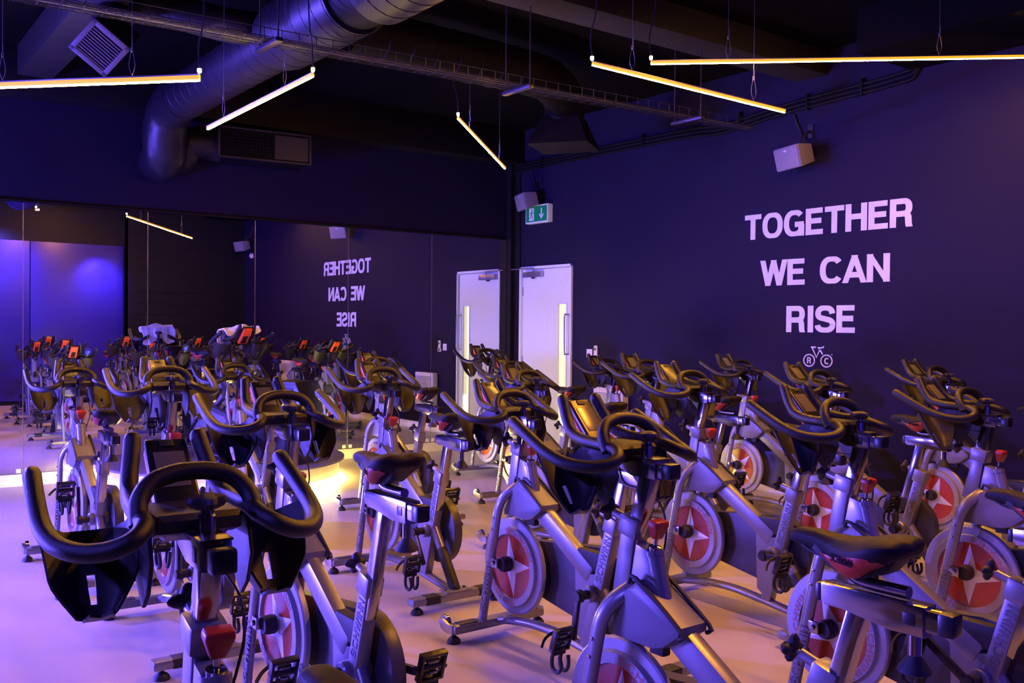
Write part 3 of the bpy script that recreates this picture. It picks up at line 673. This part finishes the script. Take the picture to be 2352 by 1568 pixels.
    bm = bmesh.new(); box(bm, (.660, 0, .560), (.05, .03, .05), .006); obj('brake_pad', bm, 'rubber', root)
    # ---- resistance knob
    obj('brake_spindle', one(lathe, [(.018, 0), (.018, .012), (.006, .014), (.006, .045)], (0.684, 0, 0.803), V(-.15, 0, 1), 14), 'chrome', root)
    kn = bmesh.new(); rot = Matrix.Rotation(R(-9), 3, 'Y')
    a = [kn.verts.new(V(0.677, 0, 0.836)+rot @ V(p[0]*.010, p[1]*.013, 0)) for p in ((-1, -1), (1, -1), (1, 1), (-1, 1))]
    b_ = [kn.verts.new(V(0.671, 0, 0.872)+rot @ V(p[0]*.017, p[1]*.026, 0)) for p in ((-1, -1), (1, -1), (1, 1), (-1, 1))]
    c_ = [kn.verts.new(V(0.669, 0, 0.886)+rot @ V(p[0]*.015, p[1]*.024, 0)) for p in ((-1, -1), (1, -1), (1, 1), (-1, 1))]
    kn.faces.new(a[::-1]); kn.faces.new(c_)
    for p, q in ((a, b_), (b_, c_)):
        for k in range(4): kn.faces.new((p[k], p[(k+1) % 4], q[(k+1) % 4], q[k]))
    bmesh.ops.bevel(kn, geom=kn.edges[:], offset=.0045, segments=3, profile=.5, affect='EDGES')
    obj('resistance_knob', kn, 'red', root)
    def star_knob(c, d, r, name, par):
        bm = bmesh.new(); c = Vector(c); d = Vector(d).normalized(); u = V(0, 1, 0); v = d.cross(u)
        n = 32; rings = []
        for hh, sc in ((0, .45), (.006, .85), (.014, 1.0), (.022, .9), (.027, .45)):
            rings.append([bm.verts.new(c+d*hh+(u*math.cos(2*PI*k/n)+v*math.sin(2*PI*k/n))*r*sc*(.79+.21*math.cos(4*2*PI*k/n))) for k in range(n)])
        for p, q in zip(rings, rings[1:]):
            for k in range(n): bm.faces.new((p[k], p[(k+1) % n], q[(k+1) % n], q[k]))
        bm.faces.new(rings[0][::-1]); bm.faces.new(rings[-1])
        return obj(name, bm, 'rubber', par)
    for (c, hgt) in (((0.792, 0, 0.868), 0), ((0.182, 0, 0.648), 0)):
        d = V(.965, 0, .26)
        pin = obj('pop_pin', one(lathe, [(.013, -.02), (.013, .045), (.006, .047), (.006, .060)], c, d, 14), 'silver', root)
        star_knob(Vector(c)+d*.056, d, .036, 'pin_knob', pin)
    # ---- cranks and pedals
    bb = V(0.252, 0, 0.337)
    obj('bottom_bracket', one(lathe, [(.018, -.108), (.018, .082), (.026, .084), (.026, .100), (.012, .102), (0, .102)], bb, V(0, 1, 0), 16), 'rubber', root)
    cranks = []
    for ys in (1, -1):
        o_ = bb+V(0, ys*.098 if ys > 0 else -.112, 0)
        bm = bmesh.new(); bar(bm, (-.012, 0, 0), (.178, 0, 0), .016, .027, .006, ref=V(0, 1, 0)); lathe(bm, [(.021, -.012), (.021, .012)], (0, 0, 0), V(0, 1, 0), 16)
        ca = obj('crank_arm', bm, 'gloss', root); ca.location = o_
        bm = bmesh.new()      # cage pedal: plates, spindle and toe clips hanging down
        y0 = ys*.020; y1 = ys*.105
        for x in (-.042, .042): box(bm, (x, (y0+y1)/2, 0), (.010, .090, .024), .002)
        for y in (y0+ys*.003, y1-ys*.003): box(bm, (0, y, 0), (.084, .010, .024), .002)
        lathe(bm, [(.011, 0), (.011, .085)], (0, min(y0, y1), 0), V(0, 1, 0), 12)
        for x in (-.022, .022):
            box(bm, (x, (y0+y1)/2, 0), (.010, .045, .014), .002)
        rotp = Matrix.Rotation(R(72), 3, 'Y')
        for v in bm.verts: v.co = rotp @ v.co
        pe = obj('pedal', bm, 'gloss', ca); pe.location = (.165, 0, 0)
        bm = bmesh.new(); ym = (y0+y1)/2
        for dy in (-.022, .022): tube(bm, [(.010, ym+dy, -.030), (.030, ym+dy, -.075), (.028, ym+dy*.9, -.115), (-.002, ym+dy*.8, -.125), (-.022, ym+dy*.8, -.100), (-.016, ym+dy, -.060)], .0078, 8, 3)
        box(bm, (.018, ym, -.052), (.010, .070, .026), .003)
        tube(bm, [(-.01, ym-ys*.05, .03), (.04, ym-ys*.0, .02), (.045, ym+ys*.045, .0), (.03, ym+ys*.075, -.025)], .006, 8, 3, flat=.4)
        for v in bm.verts: v.co = v.co
        tc_ = obj('toe_clip', bm, 'rubber', ca); tc_.location = (.165, 0, 0)
        bm = bmesh.new(); box(bm, (0.002, ym, .016), (.030, .036, .010), .003); box(bm, (.004, ym, -.016), (.034, .026, .008), .003)
        pc = obj('pedal_plate', bm, 'chrome', ca); pc.location = (.165, 0, 0)
        cranks.append(ca)
    # ---- seat group
    S = []
    bm = bmesh.new(); bar(bm, (0.200, 0, 0.46), (0.103, 0, 0.803), 0.036, 0.042, 0.004); S.append(obj('seat_post', bm, 'chrome', root))
    bm = bmesh.new(); prism(bm, [(.185, .845), (.185, .805), (.14, .800), (.02, .783), (-.052, .783), (-.052, .845)], -.0245, .0245, .004); S.append(obj('seat_slider', bm, 'chrome', root))
    sl_ = S[-1]
    obj('inner_rail', boxes(((0.05, 0, .818), (.262, .040, .044), .004)), 'chrome', sl_)
    obj('end_cap', boxes(((-.092, 0, .818), (.034, .043, .047), .008)), 'gloss', sl_); obj('end_cap', boxes(((.192, 0, .822), (.02, .043, .040), .006)), 'gloss', sl_)
    obj('indicator_slot', boxes(((-.020, .0250, .816), (.026, .002, .024), .001)), 'gloss', sl_)
    obj('adjuster_stem', one(tube, [(-.020, 0, .79), (-.020, 0, .735)], .0135, 14), 'chrome', sl_)
    obj('adjuster_knob', one(lathe, [(.010, .022), (.014, .012), (.030, -.010), (.034, -.020), (.026, -.024), (0, -.024)], (-.020, 0, .725), V(0, 0, 1), 18), 'rubber', sl_)
    bm = bmesh.new(); tube(bm, [(-.006, 0, .861), (.085, 0, .861), (.118, 0, .868), (.134, 0, .888), (.136, 0, .925)], .0135, 16, 4); S.append(obj('saddle_stem', bm, 'chrome', root))
    bm = bmesh.new(); lathe(bm, [(.021, -.030), (.021, .030)], (.128, 0, .915), V(0, 1, 0), 18); lathe(bm, [(.010, -.038), (.010, .038)], (.128, 0, .915), V(0, 1, 0), 10); S.append(obj('saddle_clamp', bm, 'chrome', root))
    bm = bmesh.new()
    for ys in (-1, 1): tube(bm, [(.262, ys*.010, .925), (.20, ys*.022, .905), (.09, ys*.026, .905), (.04, ys*.040, .930)], .0038, 8, 4)
    S.append(obj('saddle_rail', bm, 'rubber', root))
    prof = [(.302, .010, .934, .014), (.294, .022, .945, .026), (.270, .029, .952, .036), (.220, .034, .954, .044), (.185, .042, .952, .054), (.150, .056, .951, .070), (.115, .074, .954, .082), (.080, .090, .960, .080), (.045, .099, .969, .066), (.010, .097, .972, .052), (-.012, .082, .970, .040), (-.024, .055, .965, .026)]
    prof = [(-.006+(x_+.024)*.895-.006, hw_*.80, zt_, dp_) for x_, hw_, zt_, dp_ in prof]
    def sring(x, hw, zt, dp_, off=0.0):
        pts = []
        for k in range(13):
            t = PI*k/12; c = math.cos(t); s_ = abs(c); e_ = math.copysign(s_**.8, c)
            pts.append((e_*hw, zt-dp_*.30*(s_**3)-.007*math.exp(-(c*hw/.013)**2)*(1 if x < .2 else 0)))
        sk = [(1.0, .42), (.985, .58), (.93, .75), (.80, .90), (.58, 1.0)]
        R_ = [(-hw*(a_)-off, zt-dp_*b_) for a_, b_ in sk]; L_ = [(hw*(a_)+off, zt-dp_*b_) for a_, b_ in sk]
        return pts, R_, L_
    bm = bmesh.new(); rings = []
    for x, hw, zt, dp_ in prof:
        p_, R_, L_ = sring(x, hw, zt, dp_)
        rings.append([bm.verts.new((x, y, z)) for y, z in p_+R_+L_[::-1]])
    for p, q in zip(rings, rings[1:]):
        n_ = len(p)
        for k in range(n_): bm.faces.new((p[k], p[(k+1) % n_], q[(k+1) % n_], q[k]))
    bm.faces.new(rings[0][::-1]); bm.faces.new(rings[-1])
    sad = obj('saddle', bm, 'saddle', root, sharp=70); S.append(sad)
    for ys in (-1, 1):
        bm = bmesh.new(); rr_ = []
        for i, (x, hw, zt, dp_) in enumerate(prof[3:10]):
            p_, R_, L_ = sring(x, hw, zt, dp_, .0016)
            k0 = {0: 3, 1: 2, 2: 1, 3: 0, 4: 0, 5: 1, 6: 3}[i]
            col = [(ys*y, z-.0005) for y, z in L_]
            col = [col[max(k, k0)] for k in range(5)]
            rr_.append([bm.verts.new((x, y+ys*.0002*k, z-.0002*k)) for k, (y, z) in enumerate(col)])
        for p, q in zip(rr_, rr_[1:]):
            for k in range(4): bm.faces.new((p[k], p[k+1], q[k+1], q[k]))
        obj('side_panel', bm, 'red', sad, sharp=70)
    bm = bmesh.new(); prism(bm, [(.21, .915), (.150, .876), (.09, .872), (.03, .895), (.0, .93), (.20, .93)], -.030, .030, .010)
    obj('saddle_base', bm, 'rubber', sad)
    wl_ = lettering('SCHWINN', (.148, .0460, .903), (.078, .0745, .905), (0, 0, .016), (.33, .94, 0), 'lettering', 'blackletter', sad)
    lettering('SCHWINN', (.078, -.0745, .905), (.148, -.0460, .903), (0, 0, .016), (.33, -.94, 0), 'lettering', 'blackletter', sad)
    # ---- handlebar group
    H = []
    bm = bmesh.new(); bar(bm, (0.800, 0, 0.66), (0.716, 0, 0.985), 0.038, 0.044, 0.004); H.append(obj('handlebar_post', bm, 'chrome', root))
    bm = bmesh.new(); prism(bm, [(.815, 1.030), (.815, 1.000), (.76, .980), (.672, .980), (.672, 1.030)], -.027, .027, .004); hs = obj('handlebar_slider', bm, 'chrome', root); H.append(hs)
    obj('inner_rail', boxes(((.70, 0, 1.004), (.130, .040, .038), .004)), 'chrome', hs); obj('end_cap', boxes(((.640, 0, 1.004), (.034, .043, .042), .007)), 'gloss', hs)
    obj('indicator_slot', boxes(((.705, .0275, 1.004), (.020, .002, .026), .001)), 'gloss', hs)
    obj('top_plate', boxes(((.742, 0, 1.0315), (.146, .056, .004), .001)), 'gloss', hs)
    obj('clamp_boss', one(lathe, [(.016, 0), (.016, .034), (.012, .038), (.012, .052)], (.727, 0, 1.030), V(0, 0, 1), 16), 'chrome', hs)
    star_knob((.727, 0, 1.074), (0, 0, 1), .036, 'clamp_knob', hs)
    half = [(1.008, .234, 1.114), (.935, .238, 1.080), (.862, .238, 1.047), (.800, .226, 1.026), (.748, .196, 1.019), (.716, .155, 1.025), (.712, .120, 1.040), (.745, .099, 1.054), (.800, .096, 1.062), (.880, .090, 1.067), (.935, .082, 1.082), (.966, .074, 1.112), (.986, .067, 1.143), (1.001, .062, 1.168)]
    hb = None
    bm = bmesh.new()
    for ys in (1, -1): tube(bm, [(x, y*ys, z) for x, y, z in half], .0165, 18, 5, cap='round')
    tube(bm, [(.772, .101, 1.048), (.795, .096, 1.085), (.812, .072, 1.113), (.820, .036, 1.125), (.822, 0, 1.128), (.820, -.036, 1.125), (.812, -.072, 1.113), (.795, -.096, 1.085), (.772, -.101, 1.048)], .0165, 18, 5)
    hb = obj('handlebar', bm, 'foam', root, sharp=60); H.append(hb)
    # central tray under the arch
    bm = bmesh.new(); prism(bm, [(.905, 1.062), (.770, 1.062), (.760, 1.052), (.765, 1.030), (.800, 1.018), (.905, 1.040)], -.074, .074, .006); ctp = obj('centre_tray', bm, 'plastic', root); H.append(ctp)
    bm = bmesh.new(); prism(bm, [(.860, 1.055), (.768, 1.050), (.775, 1.026), (.800, 1.010), (.870, 1.010)], -.055, .055, .006); obj('clamp_body', bm, 'gloss', ctp)
    # bottle and phone holders
    for ys in (1, -1):
        T, Bt = V(.935, 0, 1.015), V(.838, 0, .878)
        ax = (Bt-T); Lx = ax.length; ax.normalize(); N = V(-ax.z, 0, ax.x)
        if N.x > 0: N = -N
        def sec(f):     # (y, n) outline at fraction f down the trough
            wtop = [(.080, .105), (.088, .030), (.108, .002), (.150, 0), (.195, .002), (.214, .020), (.242, .045)]
            wbot = [(.092, .050), (.102, .012), (.118, .002), (.150, 0), (.188, .002), (.202, .014), (.222, .024)]
            tp = max(0, (f-.62)/.38)**1.3; ctr = .158
            return [((a[0]+(b[0]-a[0])*f)+(ctr-(a[0]+(b[0]-a[0])*f))*tp*.50, (a[1]+(b[1]-a[1])*f)*(1-.3*tp)) for a, b in zip(wtop, wbot)]
        bm = bmesh.new(); rows = []; nf = 12
        for i in range(nf+1):
            f = i/nf; c = T+ax*(Lx*f); rows.append([bm.verts.new(c+N*n_+V(0, ys*y, 0)) for y, n_ in sec(f)])
        slot = {(i, 3) for i in range(6, 10)}
        for i in range(nf):
            for k in range(6):
                if k in (3,) and 6 <= i <= 9:
                    # leave a narrow slot: split the quad
                    a0, a1, b0, b1 = rows[i][k], rows[i][k+1], rows[i+1][k], rows[i+1][k+1]
                    m0 = bm.verts.new(a0.co.lerp(a1.co, .34)); m1 = bm.verts.new(b0.co.lerp(b1.co, .34))
                    bm.faces.new((m0, a1, b1, m1)); continue
                bm.faces.new((rows[i][k], rows[i][k+1], rows[i+1][k+1], rows[i+1][k]))
        # turned-up lip with a notch
        base = rows[-1]; lip = [bm.verts.new(v.co+N*(.046 if k in (2, 4) else (.036 if k == 3 else .012))+ax*.008) for k, v in enumerate(base)]
        for k in range(1, 5): bm.faces.new((base[k], base[k+1], lip[k+1], lip[k]))
        bmesh.ops.remove_doubles(bm, verts=bm.verts, dist=1e-5)
        bmesh.ops.recalc_face_normals(bm, faces=bm.faces)
        r_ = bmesh.ops.solidify(bm, geom=bm.faces[:], thickness=.005)
        ho = obj('bottle_holder', bm, 'plastic', root, sharp=50); H.append(ho)
        bm = bmesh.new(); prism(bm, [(.850, 1.050), (.770, 1.050), (.745, .985), (.768, .930), (.800, .900), (.870, .960), (.900, 1.00)], ys*.082, ys*.090, .002); obj('holder_web', bm, 'plastic', ho)
    # console
    bm = bmesh.new(); c0, c1 = V(.905, 0, 1.055), V(1.010, 0, 1.163)
    d = (c1-c0).normalized(); Lc = (c1-c0).length; nrm = V(-d.z, 0, d.x)
    def cbox(u0, u1, w0, n0, n1, bev, w1=None):
        bm = bmesh.new(); w1 = w1 or w0; vs_ = []
        for n_ in (n0, n1):
            for u, w_ in ((u0, w0), (u1, w1)):
                for s in (-1, 1): vs_.append(bm.verts.new(c0+d*u+nrm*n_+V(0, s*w_/2, 0)))
        for f in ((0, 1, 3, 2), (4, 5, 7, 6), (0, 1, 5, 4), (2, 3, 7, 6), (0, 2, 6, 4), (1, 3, 7, 5)): bm.faces.new([vs_[i] for i in f])
        bmesh.ops.recalc_face_normals(bm, faces=bm.faces)
        if bev: bmesh.ops.bevel(bm, geom=bm.edges[:], offset=bev, segments=3, profile=.5, affect='EDGES')
        return bm
    con = obj('console', cbox(-.03, Lc, .088, -.010, .006, .005, .078), 'gloss', root); H.append(con)
    obj('console_shell', cbox(-.02, Lc-.004, .082, -.034, -.009, .008, .074), 'orange', con)
    obj('battery_door', cbox(-.01, .075, .044, -.0355, -.033, .001), 'gloss', con)
    obj('screen', cbox(.035, .118, .058, .0058, .0072, .0004), 'screen', con)
    obj('screen_button', cbox(.130, .145, .026, .0056, .0085, .001), 'plastic', con)
    bm = bmesh.new(); tube(bm, [(.850, -.02, 1.02), (.830, -.03, .96), (.765, -.040, .950), (.715, -.052, .915), (.690, -.050, .860), (.682, -.036, .810), (.684, -.028, .780)], .0028, 8, 5); cab = obj('console_cable', bm, 'rubber', root)
    return root
def kids(o): return [c for c in o.children]
def copy_tree(o, parent=None):
    c = o.copy(); C.objects.link(c); c.parent = parent
    for ch in list(o.children): copy_tree(ch, c)
    return c
PARTS_H = ('handlebar_post', 'handlebar_slider', 'handlebar', 'centre_tray', 'bottle_holder', 'console')
PARTS_S = ('seat_post', 'seat_slider', 'saddle_stem', 'saddle_clamp', 'saddle_rail', 'saddle')
base = lambda n: n.split('.')[0]
BIKES = [  # x, y, heading, bar dx dz, seat dx dz, crank angle, label
 (8.012, 0.515, 177.5, .012, -.002, 0, 0, -60, 'nearest spin bike, its large handlebars filling the lower left foreground'),
 (7.802, 1.796, 180.5, -.011, .015, -.024, -.005, -40, 'spin bike at the bottom centre whose black saddle shows lower right'),
 (7.711, 2.866, 177.5, -.015, .010, -.017, -.036, 35, 'spin bike behind the large lower right saddle, its flywheel framed by that seat post'),
 (7.593, 4.059, 179.6, .011, .003, 0, 0, 60, 'spin bike at the right edge of the photo with a full red flywheel'),
 (6.549, 1.338, 180.2, -.003, .015, -.034, .060, -8, 'spin bike with tilted black saddle just right of the foreground handlebars'),
 (6.345, 2.513, 180.4, .009, -.032, 0, 0, -82, 'spin bike at the photo centre with its whole flywheel and front foot in view'),
 (6.335, 3.650, 178.6, .005, .033, 0, 0, 178, 'spin bike right of centre with a pedal over its lower frame'),
 (6.354, 4.706, 179.1, -.011, .016, .055, -.013, 100, 'spin bike under the wall lettering, half hidden behind the bike with the raised bars'),
 (6.480, 5.733, 177.0, -.011, .025, 0, 0, 20, 'farthest spin bike on the right, close to the lettered wall'),
 (5.139, 1.333, 178.0, -.001, .047, 0, 0, 92, 'spin bike directly behind the foreground handlebars, bars raised high'),
 (4.989, 2.578, 179.0, -.010, .016, -.010, -.008, -122, 'spin bike left of centre with both floor bars fully in view'),
 (4.984, 3.671, 181.6, .004, -.021, 0, 0, 10, 'spin bike between the centre bike and the white door'),
 (4.988, 4.653, 177.8, 0, .033, 0, 0, -30, 'spin bike below the lettering, left of the one beside the bare wall'),
 (4.918, 5.736, 177.4, -.001, .018, .0, .0, 250, 'spin bike against the lettered wall with a bright star on its flywheel'),
 (3.744, 1.249, 179.5, .004, -.013, -.015, -.022, 84, 'leftmost spin bike, standing in front of the white skirting'),
 (3.379, 2.320, 178.0, 0, -.022, 0, 0, 200, 'spin bike in front of the round podium with a blue dumbbell in its holder'),
 (3.383, 3.421, 178.5, -.005, .014, 0, 0, 30, 'spin bike right of the podium in front of the panel heater reflection'),
 (3.743, 4.447, 178.2, .024, -.021, 0, 0, -70, 'spin bike with handlebars overlapping the left side of the white door'),
 (3.476, 5.700, 179.4, 0, -.027, 0, 0, 120, 'spin bike beside the real panel heater on the lettered wall'),
 (2.478, 5.027, 176.0, -.012, .045, 0, 0, 60, 'farthest spin bike, its bars in front of the mirror image of the door'),
]
proto = build_bike()
def place(i, b, z=0.0):
    x, y, ph, hx, hz, sx, sz, cr, lab = b
    o = proto if i == 0 else copy_tree(proto)
    o.location = (x, y, z); o.rotation_euler = (0, 0, R(ph)); o['label'] = lab
    return o
bikes = [place(i, b) for i, b in enumerate(BIKES)]
PB = (0.337, 2.815, 5.05, 0, 0, 0, 0, 40, 'instructor spin bike on the podium facing the class with a towel on its bars')
bikes.append(place(99, PB, PZ+.001)); bikes[-1]['group'] = 'spin bikes'
crng = random.Random(3)
for o, b in zip(bikes, BIKES+[PB]):
    x, y, ph, hx, hz, sx, sz, cr, lab = b; spin = crng.uniform(0, 2*PI)
    if b in (BIKES[3], BIKES[6]): spin = 0.35
    if b is BIKES[5]: spin = 0.50
    if b is BIKES[13]: spin = 1.13
    left = True
    for ch in o.children:
        n_ = base(ch.name)
        if n_ in PARTS_H: ch.location = ch.location+V(hx-.28*hz*0, 0, hz) if n_ != 'handlebar_post' else ch.location+V(hx, 0, hz)
        elif n_ in PARTS_S: ch.location = ch.location+V(sx, 0, sz)
        elif n_ == 'flywheel': ch.rotation_euler = (0, spin, 0)
        elif n_ == 'crank_arm':
            a_ = R(cr) if ch.location.y > 0 else R(cr+180)
            ch.rotation_euler = (0, -a_, 0)
            for p in ch.children: p.rotation_euler = (0, a_, 0)

# ------------------------------------------------------------------ small things resting on the bikes
def dumbbell(x, y, ph, hx, hz, ys, label, pos=(.889, .155, 1.021), tilt=0):
    c, s = math.cos(R(ph)), math.sin(R(ph)); px, py, pz = pos; px += hx; py *= ys
    t = thing('dumbbell', label, 'dumbbell', (x+c*px-s*py, y+s*px+c*py, pz+hz), R(ph), 'blue dumbbells in the bottle holders')
    d = V(.57, 0, .82)
    bm = bmesh.new(); lathe(bm, [(.018, -.030), (.030, -.026), (.033, -.008), (.033, .008), (.030, .026), (.018, .030)], d*.085, d, 22); obj('weight_head', bm, 'vinylblue', t)
    bm = bmesh.new(); lathe(bm, [(.018, -.030), (.030, -.026), (.033, -.008), (.033, .008), (.030, .026), (.018, .030)], d*-.045, d, 22); obj('weight_head', bm, 'vinylblue', t)
    bm = bmesh.new(); lathe(bm, [(.012, -.030), (.013, .070)], (0, 0, 0), d, 14); obj('grip', bm, 'vinylgreen', t)
for k, lab in ((15, 'blue dumbbell in the holder of the bike in front of the podium'), (16, 'blue dumbbell in the holder of the bike before the heater reflection'), (17, 'blue dumbbell in the nearer of the two bikes in front of the door'), (19, 'blue dumbbell on the farthest bike in front of the mirrored door')):
    b = BIKES[k]; dumbbell(b[0], b[1], b[2], b[3], b[4], -1, lab)
# towel over the podium bike's handlebar
def drape():
    bm = bmesh.new(); nx, ny = 22, 26; rows = []; rr = random.Random(5)
    prof_ = [(-.125, -.125), (-.118, -.08), (-.108, -.03), (-.085, 0.010), (-.05, .030), (-.01, .036), (.015, .042), (.035, .046), (.055, .044), (.072, .03), (.078, 0.004)]
    pp = smooth_path([V(a_, 0, b_) for a_, b_ in prof_], 2)
    for j in range(ny+1):
        y = -.150+.31*j/ny; row = []
        for i, p in enumerate(pp):
            f = abs(i/(len(pp)-1)-.45)*2
            wv = .010*f*math.sin(j*.9+i*.12)+.006*f*math.sin(j*2.1+1.3)
            low = -.03*f*math.sin(j*.33+.6)
            row.append(bm.verts.new((.85+p.x+wv, y+.008*math.sin(i*.7+j*.2), 1.122+p.z+(low if f > .3 else 0)+.02*(j/ny-.5))))
        rows.append(row)
    for a_, b_ in zip(rows, rows[1:]):
        for k in range(len(a_)-1): bm.faces.new((a_[k], a_[k+1], b_[k+1], b_[k]))
    bmesh.ops.recalc_face_normals(bm, faces=bm.faces); bmesh.ops.solidify(bm, geom=bm.faces[:], thickness=.010)
    return bm
tw = obj('towel', drape(), 'towel', sharp=80); tw.location = (PB[0], PB[1], PZ); tw.rotation_euler = (0, 0, R(PB[2]))
tag(tw, 'white towel draped over the handlebars of the podium bike', 'towel')
